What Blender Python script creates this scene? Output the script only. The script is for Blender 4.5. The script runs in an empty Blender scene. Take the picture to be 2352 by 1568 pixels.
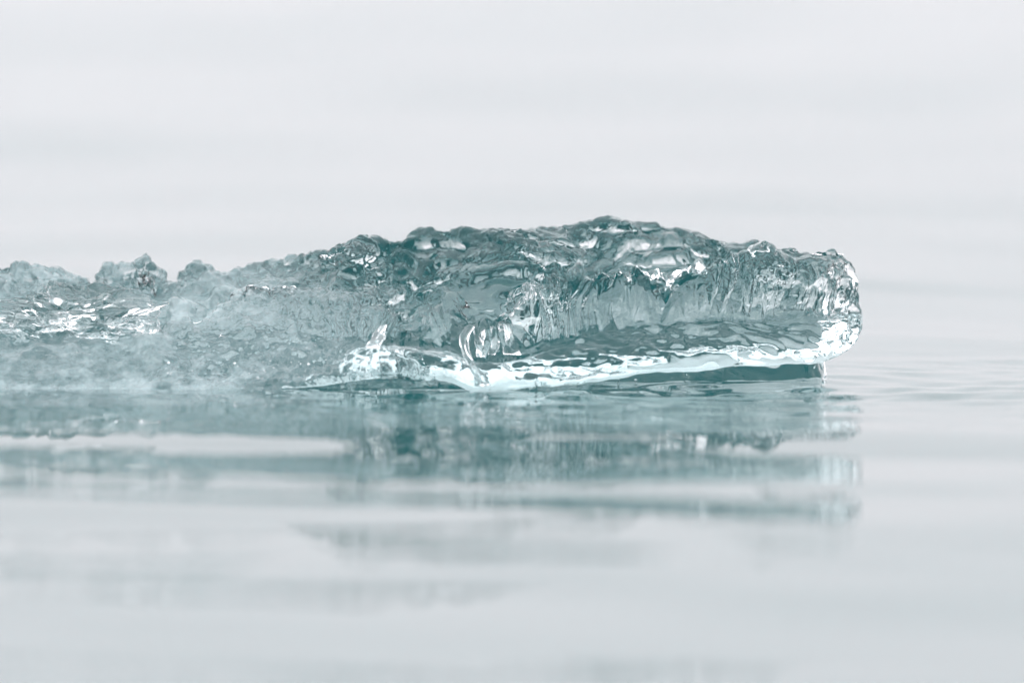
import bpy, math
import numpy as np
from mathutils import Vector

sc = bpy.context.scene
COL = sc.collection
RAD = math.radians

# ------------------------------------------------------------------ camera
PITCH = RAD(4.1)          # looking down at the water
DIST = 11.46              # metres from lens to the front of the ice
HFOV = RAD(6.0)
CAM = Vector((0.0, -DIST * math.cos(PITCH) + 0.75, DIST * math.sin(PITCH)))
cam_d = bpy.data.cameras.new('camera')
cam = bpy.data.objects.new('camera', cam_d)
COL.objects.link(cam)
cam.location = CAM
cam.rotation_euler = (math.pi / 2 - PITCH, 0, 0)
cam_d.sensor_width = 36
cam_d.angle = HFOV
cam_d.clip_start = 0.1
cam_d.clip_end = 9000
cam_d.dof.use_dof = True
cam_d.dof.focus_distance = 10.84
cam_d.dof.aperture_fstop = 2.3
cam_d.dof.aperture_blades = 0
sc.camera = cam

# ------------------------------------------------------------------ sky: even overcast
SUN_EL, SUN_ROT = RAD(48), RAD(205)
world = bpy.data.worlds.new('World')
sc.world = world
world.use_nodes = True
nt = world.node_tree
nt.nodes.clear()
N = nt.nodes.new
L = nt.links.new
sky = N('ShaderNodeTexSky')
sky.sky_type = 'NISHITA'
sky.sun_disc = False
sky.sun_elevation = SUN_EL
sky.sun_rotation = SUN_ROT
sky.dust_density = 6.0
sky.air_density = 1.0
hsv = N('ShaderNodeHueSaturation')
hsv.inputs['Saturation'].default_value = 0.15
L(sky.outputs[0], hsv.inputs['Color'])
tc = N('ShaderNodeTexCoord')
sep = N('ShaderNodeSeparateXYZ')
L(tc.outputs['Generated'], sep.inputs[0])
mr = N('ShaderNodeMapRange')          # standard overcast sky: zenith three times the horizon
mr.inputs['From Min'].default_value = 0.0
mr.inputs['From Max'].default_value = 1.0
mr.inputs['To Min'].default_value = 1.0
mr.inputs['To Max'].default_value = 3.0
L(sep.outputs['Z'], mr.inputs['Value'])
nz = N('ShaderNodeTexNoise')          # soft unevenness of the cloud layer
nz.inputs['Scale'].default_value = 2.2
nz.inputs['Detail'].default_value = 3
L(tc.outputs['Generated'], nz.inputs['Vector'])
mr2 = N('ShaderNodeMapRange')
mr2.inputs['To Min'].default_value = 0.86
mr2.inputs['To Max'].default_value = 1.14
L(nz.outputs['Fac'], mr2.inputs['Value'])
mul = N('ShaderNodeMath'); mul.operation = 'MULTIPLY'
L(mr.outputs[0], mul.inputs[0]); L(mr2.outputs[0], mul.inputs[1])
vm = N('ShaderNodeVectorMath'); vm.operation = 'SCALE'
vm.inputs[0].default_value = (11.3, 11.05, 11.5)
L(mul.outputs[0], vm.inputs['Scale'])
mix = N('ShaderNodeMix'); mix.data_type = 'RGBA'
mix.inputs['Factor'].default_value = 0.9
L(hsv.outputs[0], mix.inputs['A']); L(vm.outputs[0], mix.inputs['B'])
bg = N('ShaderNodeBackground')
bg.inputs['Strength'].default_value = 0.10
L(mix.outputs['Result'], bg.inputs['Color'])
wo = N('ShaderNodeOutputWorld')
L(bg.outputs[0], wo.inputs['Surface'])

sun_d = bpy.data.lights.new('sun', 'SUN')
sun_d.energy = 0.8
sun_d.angle = RAD(25)
sun_d.color = (1.0, 0.98, 0.95)
sun = bpy.data.objects.new('sun', sun_d)
COL.objects.link(sun)
sun.rotation_euler = (math.pi / 2 - SUN_EL, 0, math.pi - SUN_ROT)

sc.view_settings.view_transform = 'Standard'
sc.view_settings.look = 'None'
sc.view_settings.exposure = 0.0
sc.view_settings.gamma = 1.0
sc.view_settings.use_curve_mapping = False
sc.render.engine = 'CYCLES'
cy = sc.cycles
cy.max_bounces = 26
cy.transmission_bounces = 24
cy.glossy_bounces = 12
cy.diffuse_bounces = 3
cy.volume_bounces = 3
cy.transparent_max_bounces = 12
cy.caustics_reflective = True
cy.caustics_refractive = True
cy.blur_glossy = 0.0
cy.sample_clamp_indirect = 12.0
cy.use_denoising = True

# ------------------------------------------------------------------ helpers
_rng = np.random.RandomState(7)
_perm = _rng.permutation(256).astype(np.int64)
_perm = np.concatenate([_perm, _perm, _perm])
_g = _rng.normal(size=(256, 3))
_g /= np.linalg.norm(_g, axis=1)[:, None]


def perlin(x, y, z):
    xi, yi, zi = np.floor(x).astype(np.int64), np.floor(y).astype(np.int64), np.floor(z).astype(np.int64)
    xf, yf, zf = x - xi, y - yi, z - zi
    xi &= 255; yi &= 255; zi &= 255
    u = xf * xf * xf * (xf * (xf * 6 - 15) + 10)
    v = yf * yf * yf * (yf * (yf * 6 - 15) + 10)
    w = zf * zf * zf * (zf * (zf * 6 - 15) + 10)

    def grad(dx, dy, dz):
        h = _perm[_perm[_perm[(xi + dx) & 255] + ((yi + dy) & 255)] + ((zi + dz) & 255)]
        g = _g[h]
        return g[..., 0] * (xf - dx) + g[..., 1] * (yf - dy) + g[..., 2] * (zf - dz)
    a = grad(0, 0, 0) * (1 - u) + grad(1, 0, 0) * u
    b = grad(0, 1, 0) * (1 - u) + grad(1, 1, 0) * u
    c = grad(0, 0, 1) * (1 - u) + grad(1, 0, 1) * u
    d = grad(0, 1, 1) * (1 - u) + grad(1, 1, 1) * u
    return (a * (1 - v) + b * v) * (1 - w) + (c * (1 - v) + d * v) * w


def worley(x, y, z, seed=0):
    """distance to the nearest of one jittered point per cell: concave dimples meeting in sharp crests"""
    rs = np.random.RandomState(100 + seed)
    jit = rs.rand(256, 3)
    xi, yi, zi = np.floor(x).astype(np.int64), np.floor(y).astype(np.int64), np.floor(z).astype(np.int64)
    best = np.full(x.shape, 9.0)
    for dx in (-1, 0, 1):
        for dy in (-1, 0, 1):
            for dz in (-1, 0, 1):
                cx, cy_, cz = xi + dx, yi + dy, zi + dz
                h = _perm[_perm[_perm[cx & 255] + (cy_ & 255)] + (cz & 255)]
                j = jit[h]
                d = (cx + j[..., 0] - x) ** 2 + (cy_ + j[..., 1] - y) ** 2 + (cz + j[..., 2] - z) ** 2
                best = np.minimum(best, d)
    return np.sqrt(best)


def fbm(x, y, z, octv=4, gain=0.5):
    s = 0.0; a = 1.0
    for i in range(octv):
        s = s + a * perlin(x + 17.3 * i, y - 9.1 * i, z + 5.7 * i)
        x, y, z = x * 2.03, y * 2.03, z * 2.03
        a *= gain
    return s


def sstep(a, b, t):
    t = np.clip((t - a) / (b - a), 0, 1)
    return t * t * (3 - 2 * t)


def new_mesh(name, verts, quads, mat, parent=None, smooth=True, attrs=None):
    verts = np.asarray(verts, dtype=np.float32)
    quads = np.asarray(quads, dtype=np.int32)
    k = quads.shape[1]
    me = bpy.data.meshes.new(name)
    me.vertices.add(len(verts)); me.vertices.foreach_set('co', verts.ravel())
    me.loops.add(quads.size); me.loops.foreach_set('vertex_index', quads.ravel())
    me.polygons.add(len(quads))
    me.polygons.foreach_set('loop_start', np.arange(0, quads.size, k, dtype=np.int32))
    me.polygons.foreach_set('loop_total', np.full(len(quads), k, dtype=np.int32))
    me.update(calc_edges=True)
    me.validate()
    if smooth:
        me.polygons.foreach_set('use_smooth', np.ones(len(me.polygons), dtype=bool))
    for an, av in (attrs or {}).items():
        a = me.attributes.new(an, 'FLOAT', 'POINT')
        a.data.foreach_set('value', np.asarray(av, dtype=np.float32))
    me.materials.append(mat)
    o = bpy.data.objects.new(name, me)
    COL.objects.link(o)
    if parent is not None:
        o.parent = parent
    return o


def grid_faces(nu, nv, wrap_v=False):
    i = np.arange(nu - 1)[:, None]
    j = np.arange(nv if wrap_v else nv - 1)[None, :]
    j2 = (j + 1) % nv
    a = i * nv + j; b = (i + 1) * nv + j; c = (i + 1) * nv + j2; d = i * nv + j2
    return np.stack([a, b, c, d], -1).reshape(-1, 4)


PXM = 0.00049
SP, CP = math.sin(PITCH), math.cos(PITCH)
TH = math.tan(HFOV / 2)


def place(px, py, depth):
    """the point at depth metres behind the front water line whose sight line passes 2352x1568 layout (px, py)"""
    a = (np.asarray(px, float) - 1176) / 1176 * TH
    b = (784 - np.asarray(py, float)) / 1176 * TH
    dy = CP + b * SP
    dz = -SP + b * CP
    t = (np.asarray(depth, float) - CAM.y) / dy
    return CAM.x + a * t, CAM.y + dy * t, CAM.z + dz * t


# ------------------------------------------------------------------ materials
def mat(name):
    m = bpy.data.materials.new(name)
    m.use_nodes = True
    m.node_tree.nodes.clear()
    return m, m.node_tree.nodes.new, m.node_tree.links.new


def ice_material(name, absorb=2.6, tint=(0.36, 0.67, 0.69), bump=0.025, frost_gain=1.0, scatter=0.0):
    m, N, L = mat(name)
    geo = N('ShaderNodeNewGeometry')
    sep = N('ShaderNodeSeparateXYZ'); L(geo.outputs['Position'], sep.inputs[0])
    gt = N('ShaderNodeMath'); gt.operation = 'GREATER_THAN'; gt.inputs[1].default_value = 0.0
    L(sep.outputs['Z'], gt.inputs[0])
    ior = N('ShaderNodeMapRange')          # ice against water below the water line, against air above it
    ior.inputs['To Min'].default_value = 0.985; ior.inputs['To Max'].default_value = 1.31
    L(gt.outputs[0], ior.inputs['Value'])
    fr = N('ShaderNodeAttribute'); fr.attribute_name = 'frost'
    tc = N('ShaderNodeTexCoord')
    n1 = N('ShaderNodeTexNoise'); n1.inputs['Scale'].default_value = 140; n1.inputs['Detail'].default_value = 3
    L(tc.outputs['Object'], n1.inputs['Vector'])
    bp = N('ShaderNodeBump'); bp.inputs['Strength'].default_value = bump; bp.inputs['Distance'].default_value = 0.004
    L(n1.outputs['Fac'], bp.inputs['Height'])
    gl = N('ShaderNodeBsdfGlass')
    rgh = N('ShaderNodeMath'); rgh.operation = 'MULTIPLY'; rgh.inputs[1].default_value = 0.35 * frost_gain
    L(fr.outputs['Fac'], rgh.inputs[0]); L(rgh.outputs[0], gl.inputs['Roughness'])
    L(ior.outputs[0], gl.inputs['IOR']); L(bp.outputs[0], gl.inputs['Normal'])
    df = N('ShaderNodeBsdfDiffuse'); df.inputs['Color'].default_value = (0.54, 0.65, 0.67, 1)
    tr = N('ShaderNodeBsdfTranslucent'); tr.inputs['Color'].default_value = (0.48, 0.63, 0.65, 1)
    wm = N('ShaderNodeMixShader'); wm.inputs[0].default_value = 0.5
    L(df.outputs[0], wm.inputs[1]); L(tr.outputs[0], wm.inputs[2])
    n2 = N('ShaderNodeTexNoise'); n2.inputs['Scale'].default_value = 48; n2.inputs['Detail'].default_value = 8; n2.inputs['Roughness'].default_value = 0.65
    L(tc.outputs['Object'], n2.inputs['Vector'])
    r2 = N('ShaderNodeMapRange'); r2.inputs['From Min'].default_value = 0.30; r2.inputs['From Max'].default_value = 0.62; r2.inputs['To Min'].default_value = 0.30
    L(n2.outputs['Fac'], r2.inputs['Value'])
    fm = N('ShaderNodeMath'); fm.operation = 'MULTIPLY'
    L(r2.outputs[0], fm.inputs[0]); L(fr.outputs['Fac'], fm.inputs[1])
    fm2 = N('ShaderNodeMath'); fm2.operation = 'MULTIPLY'; fm2.inputs[1].default_value = 0.95 * frost_gain
    L(fm.outputs[0], fm2.inputs[0])
    gs = N('ShaderNodeBsdfGlossy'); gs.inputs['Roughness'].default_value = 0.06
    fz = N('ShaderNodeFresnel'); fz.inputs['IOR'].default_value = 1.33
    wet = N('ShaderNodeMixShader')                      # melt water over the frosted parts
    L(fz.outputs[0], wet.inputs[0]); L(wm.outputs[0], wet.inputs[1]); L(gs.outputs[0], wet.inputs[2])
    ms = N('ShaderNodeMixShader')
    L(fm2.outputs[0], ms.inputs[0]); L(gl.outputs[0], ms.inputs[1]); L(wet.outputs[0], ms.inputs[2])
    va = N('ShaderNodeVolumeAbsorption')
    va.inputs['Color'].default_value = (*tint, 1); va.inputs['Density'].default_value = absorb
    vs = N('ShaderNodeVolumeScatter')      # fine trapped air
    vs.inputs['Color'].default_value = (0.92, 1, 1, 1); vs.inputs['Density'].default_value = scatter; vs.inputs['Anisotropy'].default_value = 0.2
    ad = N('ShaderNodeAddShader')
    L(va.outputs[0], ad.inputs[0]); L(vs.outputs[0], ad.inputs[1])
    out = N('ShaderNodeOutputMaterial')
    L(ms.outputs[0], out.inputs['Surface'])
    if absorb > 0:
        L((ad if scatter > 0 else va).outputs[0], out.inputs['Volume'])
    return m


def water_material(name, far):
    m, N, L = mat(name)
    gl = N('ShaderNodeBsdfGlass'); gl.inputs['IOR'].default_value = 1.333; gl.inputs['Roughness'].default_value = 0.0
    out = N('ShaderNodeOutputMaterial')
    L(gl.outputs[0], out.inputs['Surface'])
    if far:
        tc = N('ShaderNodeTexCoord')
        mp = N('ShaderNodeMapping'); mp.inputs['Scale'].default_value = (0.8, 2.6, 1.0)
        L(tc.outputs['Object'], mp.inputs['Vector'])
        nn = N('ShaderNodeTexNoise'); nn.inputs['Scale'].default_value = 1.0; nn.inputs['Detail'].default_value = 3
        L(mp.outputs[0], nn.inputs['Vector'])
        bp = N('ShaderNodeBump'); bp.inputs['Strength'].default_value = 0.5; bp.inputs['Distance'].default_value = 0.02
        L(nn.outputs['Fac'], bp.inputs['Height']); L(bp.outputs[0], gl.inputs['Normal'])
    return m


M_WATER = water_material('water_surface', False)
M_FAR = water_material('far_water_surface', True)
M_ICE = ice_material('clear_glacier_ice', absorb=2.0, tint=(0.14, 0.53, 0.555), scatter=0.15)
M_GLASS = ice_material('fragment_ice', absorb=0.0, bump=0.015)
M_CLEAR = ice_material('clear_ice', absorb=2.0, bump=0.02)

m, N, L = mat('deep_water_teal')  # bed colour stands in for light absorbed in the deep water
d = N('ShaderNodeBsdfDiffuse')
nn = N('ShaderNodeTexNoise'); nn.inputs['Scale'].default_value = 0.7
cr = N('ShaderNodeValToRGB')
cr.color_ramp.elements[0].color = (0.004, 0.074, 0.078, 1)
cr.color_ramp.elements[1].color = (0.007, 0.104, 0.108, 1)
L(nn.outputs['Fac'], cr.inputs[0]); L(cr.outputs[0], d.inputs['Color'])
o_ = N('ShaderNodeOutputMaterial'); L(d.outputs[0], o_.inputs['Surface'])
M_BED = m

m, N, L = mat('air_in_ice')
gl = N('ShaderNodeBsdfGlass'); gl.inputs['IOR'].default_value = 1 / 1.31; gl.inputs['Roughness'].default_value = 0.0
o_ = N('ShaderNodeOutputMaterial'); L(gl.outputs[0], o_.inputs['Surface'])
M_AIR = m

# ------------------------------------------------------------------ the ice: profile columns
# per column: lip bottom, lip front, ledge, wall base, wall top, hollow, hump as (depth, height line); back as depth
COLS = [
 (-420, (.02,900),(.03,885),(.06,830),(.11,775),(.18,705),(.25,690),(.33,672), .43),
 (0,    (.02,902),(.03,888),(.06,835),(.11,780),(.17,715),(.25,690),(.33,668), .43),
 (250,  (.02,902),(.03,888),(.06,838),(.10,785),(.16,725),(.24,695),(.32,672), .43),
 (420,  (.02,898),(.03,884),(.06,835),(.10,775),(.16,720),(.24,690),(.32,660), .43),
 (620,  (.01,892),(.02,876),(.05,830),(.09,765),(.15,705),(.22,670),(.30,625), .41),
 (740,  (.00,886),(.00,868),(.03,835),(.08,785),(.12,705),(.20,675),(.30,615), .40),
 (830,  (.00,874),(-.01,856),(.01,805),(.05,785),(.08,735),(.17,695),(.27,612), .39),
 (950,  (.00,872),(-.01,854),(.01,802),(.07,795),(.15,745),(.23,690),(.31,600), .42),
 (1030, (-.01,880),(-.015,862),(.0,822),(.06,797),(.12,715),(.22,650),(.33,572), .42),
 (1085, (-.015,895),(-.02,880),(-.005,845),(.03,822),(.07,738),(.15,700),(.31,580), .42),
 (1150, (-.01,893),(-.015,875),(.0,842),(.05,815),(.07,738),(.14,700),(.31,562), .42),
 (1205, (.0,890),(-.005,872),(.02,832),(.09,792),(.09,668),(.17,668),(.31,578), .42),
 (1290, (.0,884),(.0,862),(.03,815),(.10,770),(.11,636),(.20,640),(.33,566), .43),
 (1400, (.01,870),(.01,848),(.04,800),(.11,745),(.13,610),(.22,615),(.35,562), .45),
 (1500, (.02,858),(.02,832),(.05,790),(.12,740),(.14,600),(.22,606),(.35,560), .45),
 (1600, (.035,850),(.035,820),(.06,783),(.13,735),(.15,600),(.23,598),(.34,566), .44),
 (1700, (.055,843),(.055,812),(.08,775),(.14,730),(.16,600),(.23,586),(.31,568), .40),
 (1800, (.075,838),(.075,806),(.10,768),(.15,725),(.17,612),(.23,594),(.29,578), .37),
 (1880, (.10,832),(.10,798),(.12,763),(.17,720),(.19,614),(.23,596),(.28,584), .34),
 (1935, (.13,812),(.13,788),(.14,763),(.18,720),(.20,632),(.23,606),(.27,592), .31),
 (1965, (.17,788),(.17,775),(.175,760),(.19,720),(.20,675),(.22,655),(.25,640), .28),
 (1980, (.20,755),(.20,750),(.20,745),(.205,735),(.21,725),(.22,720),(.23,715), .24),
]
# outline of the back crest
SIL = [(-420,640),(-200,650),(-60,625),(0,612),(60,602),(120,610),(170,628),(212,652),(222,640),(232,612),(255,600),(290,604),(312,600),(322,582),(338,580),(356,598),(368,628),(382,648),(402,644),(412,618),(435,603),(462,598),(490,610),(512,622),(535,622),(570,606),(620,596),(700,580),(760,571),
 (800,560),(830,538),(858,536),(890,560),(925,548),(950,527),(990,522),(1020,530),(1060,521),(1150,524),(1230,526),
 (1250,514),(1290,521),(1340,511),(1375,497),(1400,493),(1430,501),(1500,513),(1560,521),(1600,536),(1640,556),
 (1662,562),(1700,552),(1730,549),(1780,571),(1830,577),(1870,581),(1900,574),(1938,582),(1955,606),(1970,645),(1980,712)]

NU, NVF = 1150, 560
CX = np.array([c[0] for c in COLS], float)
pxs = np.concatenate([np.linspace(-420, -60, 60, endpoint=False), np.linspace(-60, 1930, NU - 190, endpoint=False),
                      1980 - 50 * np.linspace(1, 0, 130) ** 1.7])
NU = len(pxs)


def smooth_interp(x, xp, fp):
    """monotone-ish cubic (Catmull-Rom tangents) so ridges run smoothly along the floe"""
    xp = np.asarray(xp, float); fp = np.asarray(fp, float)
    m_ = np.gradient(fp, xp)
    k = np.clip(np.searchsorted(xp, x) - 1, 0, len(xp) - 2)
    h = xp[k + 1] - xp[k]; t = np.clip((x - xp[k]) / h, 0, 1)
    return ((2*t**3-3*t**2+1)*fp[k] + (t**3-2*t**2+t)*h*m_[k] + (-2*t**3+3*t**2)*fp[k+1] + (t**3-t**2)*h*m_[k+1])


pts = []   # control rings, each (NU, 3)
FOOT_X = np.where(pxs < 1700, pxs, pxs - 26 * np.logaddexp(0, (pxs - 1893) / 26.0))
Dp = [smooth_interp(pxs, CX, [c[k + 1][0] for c in COLS]) for k in range(7)]
Hp = [smooth_interp(pxs, CX, [c[k + 1][1] for c in COLS]) for k in range(7)]
Db = smooth_interp(pxs, CX, [c[8] for c in COLS])
SQ = 0.46                                   # the floe is shallower than it is long
Db = Dp[4] + (Db - Dp[4]) * SQ
for k in (5, 6):
    Dp[k] = Dp[4] + (Dp[k] - Dp[4]) * SQ
dip = np.interp(pxs, [0, 700, 1000, 1180, 1300, 1650, 1800, 1960], [10, 14, 0, 25, 34, 30, 14, 0])
Hp[5] = Hp[5] + dip                         # hollow behind the front ridge
Hb = np.interp(pxs, [s[0] for s in SIL], [s[1] for s in SIL])
over = 0.012 + 0.044 * sstep(770, 830, pxs) + 0.02 * np.exp(-((pxs - 930) / 90) ** 2) - 0.017 * sstep(1350, 1600, pxs) - 0.020 * np.exp(-((pxs - 1110) / 45) ** 2)     # depth of the wave-cut notch
footd = np.minimum(Dp[0] + over, 0.235)
tail = 0.062 * np.interp(pxs, [-420, 330, 700, 950, 1200, 1450, 1880], [.5, .3, .35, 1.0, .95, .5, .2]) * np.clip(1 + 1.6 * fbm(pxs * .0075, 0 * pxs + 4.2, 0 * pxs, 2), 0.1, 2.2)       # unseen far side, lengthened to deepen the teal of light passing through
backf = np.maximum(Db + 0.01 + tail, footd + 0.02)


def P(px, py, dd):
    x, y, z = place(px, py, dd)
    return np.stack([x, y, z], -1)


def PZ(px, z, dd):
    x, y, _ = place(px, np.full_like(pxs, 800.0), dd)
    return np.stack([x, y, np.broadcast_to(z, x.shape)], -1)


lift = np.interp(pxs, [740, 820, 1040, 1090, 1130, 1200, 1400, 1900, 1960], [0, 2, 0, -2, -2, 0, 0, 2, 0])
Hp[0] = Hp[0] - lift
Hp[1] = Hp[1] - lift * .6
lip = P(pxs, Hp[0], Dp[0])
zl = lip[:, 2]
shelf = 1 - sstep(450, 1000, pxs)            # the left side runs on under water as a shallow shelf
footd = footd + shelf * 0.12 * fbm(pxs * .012, 0 * pxs, 0 * pxs + .5, 4)
pts.append(PZ(FOOT_X, -0.16, footd + 0.05 - 0.1 * shelf))
pts.append(PZ(FOOT_X, -0.05 + 0.040 * shelf, footd - 0.03 - 0.22 * shelf))
pts.append(PZ(FOOT_X, np.minimum(0.0, zl - 0.004), footd))
pts.append(PZ(FOOT_X, np.maximum(zl + 0.005 * sstep(780, 900, pxs), -0.002), footd + 0.016))
pts.append(lip)
for k in range(1, 7):
    pts.append(P(pxs, Hp[k], Dp[k]))
pts.append(P(pxs, Hb, Db))
zb = pts[-1][:, 2]
pts.append(PZ(FOOT_X + (pxs - FOOT_X) * .6 * (1 - sstep(1840, 1915, pxs)), np.maximum(zb * .45, .01) * (1 - sstep(1780, 1900, pxs)) + (zl + .012) * sstep(1780, 1900, pxs), Db + 0.035 * sstep(1980, 1900, pxs) + tail * .8))
pts.append(PZ(FOOT_X, -0.02, backf + 0.02))
pts.append(PZ(FOOT_X, -0.16, np.maximum(backf - 0.02, footd + .07)))
C = np.stack(pts, 1)                       # NU, K, 3
K = C.shape[1]
# resample: most rows go where the camera looks
seg_w = np.array([10, 8, 14, 18, 40, 62, 62, 110, 64, 60, 70, 22, 8, 6], float)
assert len(seg_w) == K - 1
rows = []; vpar = []
for s in range(K - 1):
    n = int(seg_w[s])
    p0 = C[:, max(s - 1, 0)]; p1 = C[:, s]; p2 = C[:, s + 1]; p3 = C[:, min(s + 2, K - 1)]
    ten = 0.42
    for i in range(n):
        t = i / n
        m1 = ten * (p2 - p0); m2 = ten * (p3 - p1)
        lim = 1.2 * np.linalg.norm(p2 - p1, axis=1, keepdims=True)
        for mm in (m1, m2):
            ln = np.linalg.norm(mm, axis=1, keepdims=True) + 1e-9
            mm *= np.minimum(1, lim / ln)
        rows.append((2*t**3-3*t**2+1)*p1 + (t**3-2*t**2+t)*m1 + (-2*t**3+3*t**2)*p2 + (t**3-t**2)*m2)
        vpar.append(s + t)
rows.append(C[:, -1]); vpar.append(K - 1)
G = np.stack(rows, 1)                      # NU, NV, 3
vpar = np.array(vpar)
NV = len(vpar)


def normals(G):
    du = np.gradient(G, axis=0); dv = np.gradient(G, axis=1)
    n = np.cross(du, dv)
    n /= (np.linalg.norm(n, axis=2, keepdims=True) + 1e-12)
    return n


def bell(a, b, c, d):
    return (sstep(a, b, vpar) * (1 - sstep(c, d, vpar)))[None, :]


U = pxs[:, None]
endfade = 1 - 0.30 * sstep(1850, 1940, U) - 0.70 * sstep(1955, 1980, U)
top_m = bell(6.6, 8.0, 10.3, 11.15)
wall_m = bell(6.7, 7.2, 8.0, 8.6)
apron_m = bell(4.3, 5.0, 6.6, 7.2)
lip_m = bell(3.6, 4.2, 5.0, 5.6)
crest_m = bell(9.5, 10.6, 11.4, 12.4)
right = sstep(1180, 1300, U)
left = 1 - sstep(520, 800, U + 90 * fbm(U * .02, 3 * vpar[None, :] + 0 * U, 0 * U + .3, 3))
rim = bell(3.2, 3.8, 12, 13)


def disp(G, amount):
    return G + normals(G) * amount[..., None]


X, Y, Z = G[..., 0], G[..., 1], G[..., 2]
# 1. large lumps and scalloped hollows on the upper surface
wx = X + 0.02 * perlin(X * 18, Y * 18, Z * 18); wy = Y + 0.02 * perlin(X * 18 + 40, Y * 18, Z * 18)
sc0 = worley(wx * 7.5 + .3, wy * 7, Z * 7, 8) - 0.5
sc1 = worley(wx * 14, wy * 11, Z * 11, 1) - 0.45
sc2 = worley(wx * 32, wy * 22, Z * 26, 2) - 0.45
# melt has left broad smooth hollows between crinkled patches
gate = sstep(-0.12, 0.30, fbm(X * 8, Y * 10, Z * 10 + 3, 2))
gate2 = sstep(-0.05, 0.35, fbm(X * 13 + 9, Y * 14, Z * 14, 2))
a = top_m * (0.046 * sc0 + 0.040 * sc1 * (.45 + .65 * gate) + 0.024 * sc2 * gate + 0.008 * fbm(X * 16, Y * 11, Z * 16, 2)) * (1 - 0.45 * left)
# vertical flutes on the walls
fl = 0.8 * np.sqrt(np.abs(perlin(X * 50 + 3 * perlin(X * 10, Y * 10, Z * 10), Y * 4, Z * 8)) + .004) - 0.35
fl0 = 0.8 * np.sqrt(np.abs(perlin(X * 22 + 2 * perlin(X * 9, Y * 9, Z * 9), Y * 3, Z * 6 + 2)) + .004) - 0.35
fl2 = np.abs(perlin(X * 120, Y * 8 + 9, Z * 20)) - 0.25
a = a + wall_m * (0.040 * fl0 + 0.034 * fl + 0.012 * fl2) * sstep(700, 900, U) * (1 - .8 * np.exp(-((U - 1066) / 38) ** 2))
# ledge: soft swells, stretched along the floe
a = a + apron_m * (0.012 * perlin(X * 14, Y * 22, Z * 22 + 4) + 0.006 * perlin(X * 34 + 5, Y * 50, Z * 46) + 0.0050 * right * perlin(X * 60 + 5, Y * 110, Z * 100))
# broken edge of the lip
a = a - 0.007 * sstep(1860, 1930, U) * (top_m + wall_m)
a = a + lip_m * sstep(740, 900, U) * (0.006 * perlin(X * 22, Y * 9, 3.3) + 0.003 * perlin(X * 60, Y * 9, 8.1))
a = a * rim + bell(0.4, 1.2, 3.0, 3.7) * 0.011 * fbm(X * 13, Y * 15, Z * 24, 3) * sstep(760, 900, U)
G = disp(G, a * np.maximum(endfade, bell(0.4, 1.2, 3.0, 3.7)))
X, Y, Z = G[..., 0], G[..., 1], G[..., 2]
# small ledges pushed out towards the open water, hollowed below
lg = np.abs(perlin(X * 16 + 2 * perlin(X * 9, Y * 9, Z * 9), Y * 9, Z * 34 + 7))
lg2 = np.abs(perlin(X * 34 + 11, Y * 18, Z * 75 + 3))
ledge = (top_m * bell(7.6, 8.4, 10.2, 11.0) * (0.050 * (lg - .2) + 0.020 * gate2 * (lg2 - .2))) * endfade * (1 - .5 * left)
G[..., 1] -= ledge
G[..., 2] += 0.25 * ledge
mid = sstep(330, 480, U) * (1 - sstep(800, 900, U)) * bell(3.8, 4.6, 8.5, 9.5)
G = disp(G, mid * (0.005 * (worley(X * 55, Y * 50, Z * 60, 6) - .45) + 0.005 * (worley(X * 110, Y * 90, Z * 120, 7) - .45)))
X, Y, Z = G[..., 0], G[..., 1], G[..., 2]
# 2. knuckly middle scale
rid = 1 - np.abs(fbm(X * 42, Y * 30, Z * 42, 3))
w3 = worley(X * 62, Y * 45, Z * 60, 3) - 0.45
a = top_m * gate2 * (0.010 * (rid - 0.75) + 0.009 * w3) * (0.5 + 0.5 * sstep(7.9, 8.8, vpar)[None, :]) + wall_m * 0.003 * w3 + apron_m * right * 0.0095 * (worley(X * 22, Y * 46, Z * 60, 4) - .45)
a = a + left * bell(4.0, 5.0, 10, 11) * (0.016 * (worley(X * 27, Y * 22, Z * 27, 13) - .45) * (.4 + .6 * gate) + 0.004 * w3 * gate2 + 0.004 * (rid - .75))
G = disp(G, a * endfade * rim)
X, Y, Z = G[..., 0], G[..., 1], G[..., 2]
# uneven melted tip
tip = sstep(1840, 1930, U) * bell(3.8, 4.6, 11.4, 12.4) * (1 - 0.6 * sstep(1965, 1980, U))
G = disp(G, tip * (0.011 * fbm(X * 28, Y * 30, Z * 30, 3) + 0.012 * (worley(X * 40, Y * 40, Z * 34, 11) - .5)))
X, Y, Z = G[..., 0], G[..., 1], G[..., 2]
# 3. fine melt relief
a = (top_m * 0.0018 * (0.1 + 0.9 * gate2) * (0.4 + 0.6 * sstep(7.9, 8.8, vpar)[None, :]) + wall_m * 0.0008 + apron_m * 0.0005 + left * bell(3.6, 4.4, 10, 11) * 0.0009) * fbm(X * 150, Y * 110, Z * 150, 2)
a = a + crest_m * (1 + 1.0 * (1 - sstep(700, 950, U))) * (0.006 * fbm(X * 45 + 3, Y * 30, Z * 45, 3) + 0.004 * (.45 - worley(X * 50, Y * 40, Z * 50, 9)))
G = disp(G, a * endfade * rim)

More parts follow.
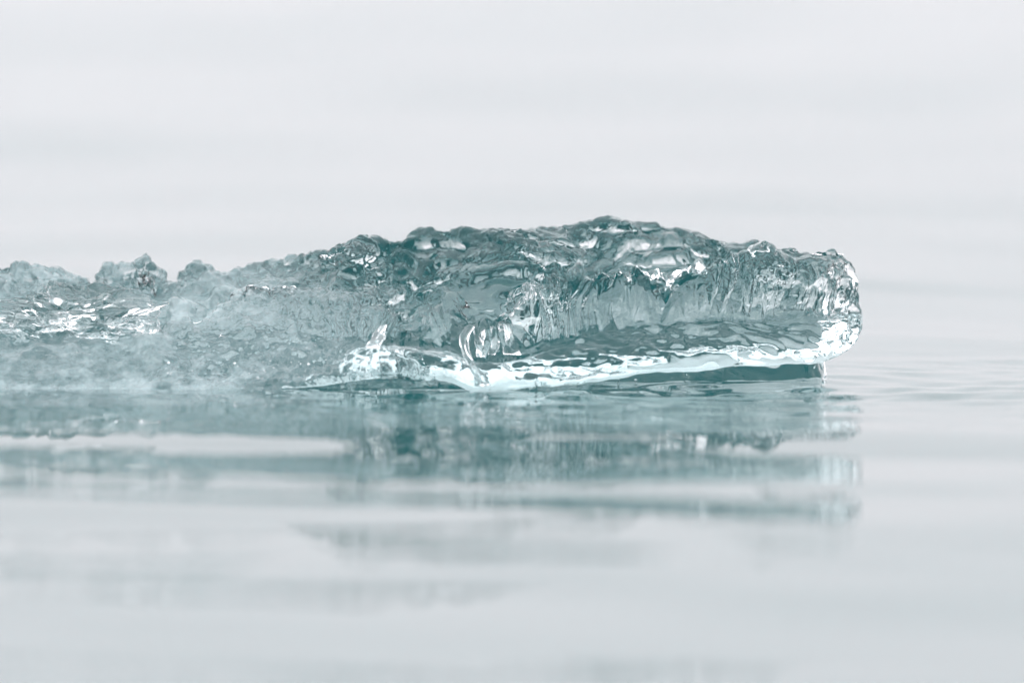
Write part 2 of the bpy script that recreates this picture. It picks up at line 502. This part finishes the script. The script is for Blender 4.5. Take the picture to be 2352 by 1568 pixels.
# settle each stretch of the crest back to its measured height
dyy = G[..., 1] - CAM.y
tb = ((G[..., 2] - CAM.z) * CP + dyy * SP) / (dyy * CP - (G[..., 2] - CAM.z) * SP)
top_now = 784 - tb.max(1) / TH * 1176
diff = np.clip(top_now - Hb, -60, 60)                       # negative: stands too high
wt = np.gradient(pxs)
acc = np.array([np.sum(np.exp(-((pxs - p) / 28) ** 2) * wt * diff) / np.sum(np.exp(-((pxs - p) / 28) ** 2) * wt) for p in pxs])
G[..., 2] += (acc * PXM)[:, None] * sstep(7.0, 10.0, vpar)[None, :] * (1 - sstep(11.2, 12.5, vpar))[None, :] * (1 - sstep(1900, 1960, U))

frost = (0.66 * left * bell(0.2, 0.6, 10.5, 11.5)) * np.ones_like(U)
fcx, fcy, fcz = [float(v) for v in place(168, 728, .125)]
frost = frost * (1 - np.exp(-(((G[..., 0] - fcx) / .078) ** 4 + ((G[..., 2] - fcz) / .026) ** 4)))
frost = frost * (1 - 0.4 * mid) + 0.25 * mid
frost = frost * (0.6 + 0.8 * np.clip(0.5 + fbm(G[..., 0] * 9, G[..., 1] * 9, G[..., 2] * 9, 2), 0, 1))

verts = G.reshape(-1, 3)
quads = grid_faces(NU, NV, wrap_v=True)
nv0 = len(verts)
caps = []
cl = G[0].mean(0); crt = G[-1].mean(0)
crt = np.array([float(place(1885, 790, .21)[0]), crt[1], 0.045])
verts = np.concatenate([verts, cl[None], crt[None]])
j = np.arange(NV); j2 = (j + 1) % NV
t0 = np.stack([np.full(NV, nv0), j, j2, j2], -1)
fq = [quads]
# end caps as thin quads to an inner ring, then one centre vertex each (triangles doubled are dropped by validate)
ringL = (G[0] * .02 + cl * .98); ringR = (G[-1] * .02 + crt * .98)
base = len(verts)
verts = np.concatenate([verts, ringL, ringR])
fq.append(np.stack([j, j2, base + j2, base + j], -1))
o2 = (NU - 1) * NV
fq.append(np.stack([o2 + j2, o2 + j, base + NV + j, base + NV + j2], -1))
allq = np.concatenate(fq)
fro = np.concatenate([frost.ravel(), np.zeros(len(verts) - nv0)])

floe = bpy.data.objects.new('ice_floe', None)
COL.objects.link(floe)
floe.empty_display_size = 0.2
floe.location = (0, 0.2, 0)
floe['label'] = 'large jagged floe of clear teal ice floating across the calm grey water'
floe['category'] = 'ice floe'
INV = Vector((0, 0.2, 0))


def part(name, verts, quads, m, **k):
    o = new_mesh(name, np.asarray(verts) - np.array(INV), quads, m, parent=floe, **k)
    return o


# close the two tiny centre holes by merging the inner rings to a point
body = part('ice_body', verts, allq[:, ::-1] if False else allq, M_ICE, attrs={'frost': fro})
import bmesh
bm = bmesh.new(); bm.from_mesh(body.data)
bm.verts.ensure_lookup_table()
bmesh.ops.pointmerge(bm, verts=[bm.verts[base + k] for k in range(NV)], merge_co=Vector(cl) - INV)
bm.verts.ensure_lookup_table()
rr = [v for v in bm.verts if (v.co + INV - Vector(crt)).length < 1e-9]
tmp = [v for v in bm.verts if not v.link_faces]
bmesh.ops.delete(bm, geom=tmp, context='VERTS')
bmesh.ops.holes_fill(bm, edges=[e for e in bm.edges if e.is_boundary], sides=0)
bmesh.ops.recalc_face_normals(bm, faces=bm.faces)
for f in bm.faces:
    f.smooth = True
bm.to_mesh(body.data); bm.free()


# lumps: a ball pulled to size and broken up with the same melt relief
def lump(center, size, seed, nu=90, nv=60, rough=0.25, fine=0.06, sharp=0.0):
    th = np.linspace(0, 2 * math.pi, nu, endpoint=False)[:, None]
    ph = np.linspace(0.02, math.pi - 0.02, nv)[None, :]
    x = np.sin(ph) * np.cos(th); y = np.sin(ph) * np.sin(th); z = np.cos(ph) * np.ones_like(th)
    r = 1 + rough * fbm(x * 1.5 + seed * 7.1, y * 1.5, z * 1.5 + seed, 3) * 1.6 \
        + sharp * (worley(x * 2.2 + seed * 3, y * 2.2, z * 2.2, 5) - 0.45) + fine * fbm(x * 6 + seed, y * 6, z * 6, 2)
    V = np.stack([x * r * size[0], y * r * size[1], z * r * size[2]], -1) + np.array(center)
    i = np.arange(nu)[:, None]; i2 = (i + 1) % nu; jj = np.arange(nv - 1)[None, :]
    q = np.stack([i * nv + jj, i * nv + jj + 1, i2 * nv + jj + 1, i2 * nv + jj], -1).reshape(-1, 4)
    V = V.reshape(-1, 3)
    return V, q, nu, nv


def lump_obj(name, m, parent, *a, frost=0.0, **k):
    V, q, nu, nv = lump(*a, **k)
    off = np.array(INV) if parent is not None else np.zeros(3)
    nvv = len(V)
    top = V.reshape(nu, nv, 3)[:, 0].mean(0); bot = V.reshape(nu, nv, 3)[:, -1].mean(0)
    # poles are closed by snapping the end rings together
    W = V.reshape(nu, nv, 3); W[:, 0] = top; W[:, -1] = bot
    o = new_mesh(name, W.reshape(-1, 3) - off, q, m, parent=parent, attrs={'frost': np.full(nvv, frost)})
    b = bmesh.new(); b.from_mesh(o.data)
    bmesh.ops.remove_doubles(b, verts=b.verts, dist=1e-6)
    bmesh.ops.recalc_face_normals(b, faces=b.faces)
    for f in b.faces:
        f.smooth = True
    b.to_mesh(o.data); b.free()
    return o


# clear fragment lying on the left shoulder
V, q, nu, nv = lump((0, 0, 0), (1, 1, 1), 1)
c = [float(v) for v in place(165, 733, .125)]
frag = lump_obj('ice_fragment', M_GLASS, None, (0, 0, 0), (0.078, 0.024, 0.034), 8.3, frost=0.0, rough=0.36, fine=0.03, sharp=0.8, nu=240, nv=150)
fb = bmesh.new(); fb.from_mesh(frag.data)          # its underside is frozen onto the floe
bmesh.ops.delete(fb, geom=[f for f in fb.faces if f.calc_center_median().z < -0.019], context='FACES')
fb.to_mesh(frag.data); fb.free()
frag.location = c
frag.rotation_euler = (-0.55, RAD(2), 0)
frag['label'] = 'small clear ice fragment with bright glints on the low pale shoulder of the floe'
frag['category'] = 'ice fragment'


# glassy strands at the front of the notch
def strand(path, radii, seed, seg=26, name='ice_strand'):
    path = np.array(path, float); n = 60
    tt = np.linspace(0, len(path) - 1, n)
    pth = np.stack([smooth_interp(tt, np.arange(len(path)), path[:, k]) for k in range(3)], -1)
    rad = smooth_interp(tt, np.arange(len(path)), np.array(radii, float))
    th = np.linspace(0, 2 * math.pi, seg, endpoint=False)
    V = []
    for i in range(n):
        r = rad[i] * (1 + 0.3 * np.sin(th * 2 + seed + i * .08) + 0.15 * np.sin(th * 3 - i * .15))
        V.append(np.stack([pth[i, 0] + r * np.cos(th), pth[i, 1] + r * np.sin(th), np.full(seg, pth[i, 2])], -1))
    V = np.array(V)
    V[0] = V[0].mean(0); V[-1] = V[-1].mean(0)
    i = np.arange(n - 1)[:, None]; jj = np.arange(seg)[None, :]; j3 = (jj + 1) % seg
    q = np.stack([i * seg + jj, i * seg + j3, (i + 1) * seg + j3, (i + 1) * seg + jj], -1).reshape(-1, 4)
    o = part(name, V.reshape(-1, 3), q, M_CLEAR, attrs={'frost': np.zeros(n * seg)})
    b = bmesh.new(); b.from_mesh(o.data)
    bmesh.ops.remove_doubles(b, verts=b.verts, dist=1e-7)
    bmesh.ops.recalc_face_normals(b, faces=b.faces)
    for f in b.faces:
        f.smooth = True
    b.to_mesh(o.data); b.free()
    return o


def pp(*l):
    return [[float(v) for v in place(*t)] for t in l]


strand(pp((1082, 745, .03), (1066, 780, .015), (1072, 815, .0), (1092, 850, -.01), (1112, 888, -.02)), [.004, .004, .004, .006, .009], 1)
strand(pp((1104, 750, .035), (1100, 785, .03), (1106, 820, .025)), [.005, .006, .004], 2)
strand(pp((1135, 748, .045), (1138, 785, .04), (1130, 815, .035)), [.004, .005, .003], 3)
strand(pp((1165, 742, .05), (1172, 780, .045), (1178, 815, .04)), [.006, .005, .008], 4)
strand(pp((880, 745, .05), (868, 775, .02), (855, 800, .0)), [.005, .006, .007], 5)

# air bubbles caught in the ice near the water line
rs = np.random.RandomState(3)
Vb, Qb = [], []
ths = np.linspace(0, 2 * math.pi, 10, endpoint=False)
phs = np.linspace(0.0, math.pi, 7)
cnt = 0
for k in range(290):
    px = rs.uniform(380, 1120) if k < 240 else rs.uniform(1120, 1700)
    py = rs.uniform(840, 893) - 20 * rs.rand() * (px < 800)
    r = rs.choice([.0006, .0009, .0013, .002], p=[.3, .32, .24, .14])
    dd = float(np.interp(px, pxs, footd)) + rs.uniform(0.006, .05)
    x, y, z = place(px, py, dd)
    if z < -0.02:
        continue
    s = np.stack([np.outer(np.sin(phs), np.cos(ths)), np.outer(np.sin(phs), np.sin(ths)), np.outer(np.cos(phs), np.ones(10))], -1) * r
    s = s + np.array([x, y, z])
    b0 = cnt * 70
    i = np.arange(6)[:, None]; jj = np.arange(10)[None, :]; j3 = (jj + 1) % 10
    Qb.append((b0 + np.stack([i * 10 + jj, (i + 1) * 10 + jj, (i + 1) * 10 + j3, i * 10 + j3], -1)).reshape(-1, 4))
    Vb.append(s.reshape(-1, 3)); cnt += 1
bub = part('air_bubbles', np.concatenate(Vb), np.concatenate(Qb), M_AIR)
bub['kind'] = 'stuff'

# ------------------------------------------------------------------ water
xs = np.concatenate([np.linspace(-2.4, -0.75, 70, endpoint=False), np.linspace(-0.75, 0.75, 220, endpoint=False), np.linspace(0.75, 2.4, 71)])
ys = np.concatenate([np.linspace(-6.0, -2.2, 330, endpoint=False), np.linspace(-2.2, 0.4, 640, endpoint=False), np.linspace(0.4, 14.0, 900)])
Xw, Yw = np.meshgrid(xs, ys, indexing='ij')


def waves(X, Y):
    Z0 = 0 * X
    w = 0.30 * perlin(X * .8, Y * .6, Z0 + .5) + 0.07 * perlin(X * 2.6, Y * 2.2, Z0 + 1.9)
    Yq = Y + 0.10 * X + w
    calm = 1 - 0.85 * np.exp(-(np.maximum(np.abs(Y - .1) - .3, 0) / 0.4) ** 2)
    h = calm * (0.020 + 0.020 * sstep(.8, 3, Y)) * perlin(X * 0.7, Yq * 1.1, Z0 + 1.5)
    h = h + calm * 0.0095 * perlin(X * 1.5 + 3, Yq * 2.7, Z0 + 2.5)
    h = h + (0.5 + 0.5 * calm) * 0.0050 * perlin(X * 2.8 + 7, (Yq + .1 * X) * 6.3, Z0 + 3.5)
    h = h + 0.0007 * perlin(X * 4.5 + 1, (Yq - .25 * X) * 14.0, Z0 + 4.5)
    h = h + 0.00010 * perlin(X * 11 + 1, (Yq + .2 * X) * 30.0, Z0 + 5.5)
    # short ripples thrown back by the foot of the floe
    near = np.exp(-((Y + 0.05) / 0.42) ** 2) * sstep(-0.35, 0.05, X)
    h = h + near * 0.0066 * perlin(X * 4.0, (Yq - .2 * X) * 16.0, Z0 + 6.5)
    h = h + near * 0.0014 * perlin(X * 6, (Yq + .2 * X) * 25.0, Z0 + 7.5)
    r2 = np.hypot(X - 0.26, (Y + 0.02) * 1.1)
    h = h + 0.0013 * np.sin(r2 * 2 * math.pi / 0.085 + 2.5 * perlin(X * 4, Y * 4, Z0 + 11)) * np.exp(-(r2 / .3) ** 2)
    # wavelets running out from the right end of the floe
    rr = np.hypot(X - 0.30, (Y - 0.15))
    h = h + 0.00025 * np.sin(rr * 2 * math.pi / 0.055 + 2 * perlin(X * 3, Y * 3, Z0 + 9)) * np.exp(-((rr - .32) / .25) ** 2)
    edge = np.minimum.reduce([sstep(2.4, 1.9, np.abs(X)), sstep(-6, -5, Y), sstep(14, 12.5, Y)])
    return h * edge


Hw = waves(Xw, Yw)
VW = np.stack([Xw, Yw, Hw], -1)
qw = grid_faces(len(xs), len(ys))
# leave the water out where the ice fills it
fx, fy, _ = place(FOOT_X, np.full_like(pxs, 885.0), footd)
_, by, _ = place(FOOT_X, np.full_like(pxs, 885.0), backf)
ordr = np.argsort(fx)
fr_ = np.interp(xs, fx[ordr], fy[ordr], left=9, right=9)
bk_ = np.interp(xs, fx[ordr], by[ordr], left=-9, right=-9)
inside = ((Yw > fr_[:, None] + 0.012) & (Yw < bk_[:, None] - 0.0)).ravel()
qw = qw[~inside[qw].all(1)]
used = np.unique(qw); remap = np.full(VW.reshape(-1, 3).shape[0], -1); remap[used] = np.arange(len(used))
water = new_mesh('water', VW.reshape(-1, 3)[used], remap[qw], M_WATER)
water['kind'] = 'structure'
R = 3000.0
ov = [(-R, -R, 0), (R, -R, 0), (R, R, 0), (-R, R, 0), (-2.4, -6, 0), (2.4, -6, 0), (2.4, 14, 0), (-2.4, 14, 0)]
oq = [(0, 1, 5, 4), (1, 2, 6, 5), (2, 3, 7, 6), (3, 0, 4, 7)]
fw = new_mesh('open_water', ov, oq, M_FAR, smooth=False)
fw['kind'] = 'structure'
bed = new_mesh('lake_bed', [(-R, -R, -1.2), (R, -R, -1.2), (R, R, -1.2), (-R, R, -1.2)], [(0, 1, 2, 3)], M_BED, smooth=False)
bed['kind'] = 'structure'
for o in (water, fw):
    b = o.data
    # faces must look up
    if b.polygons[0].normal.z < 0:
        b.flip_normals()
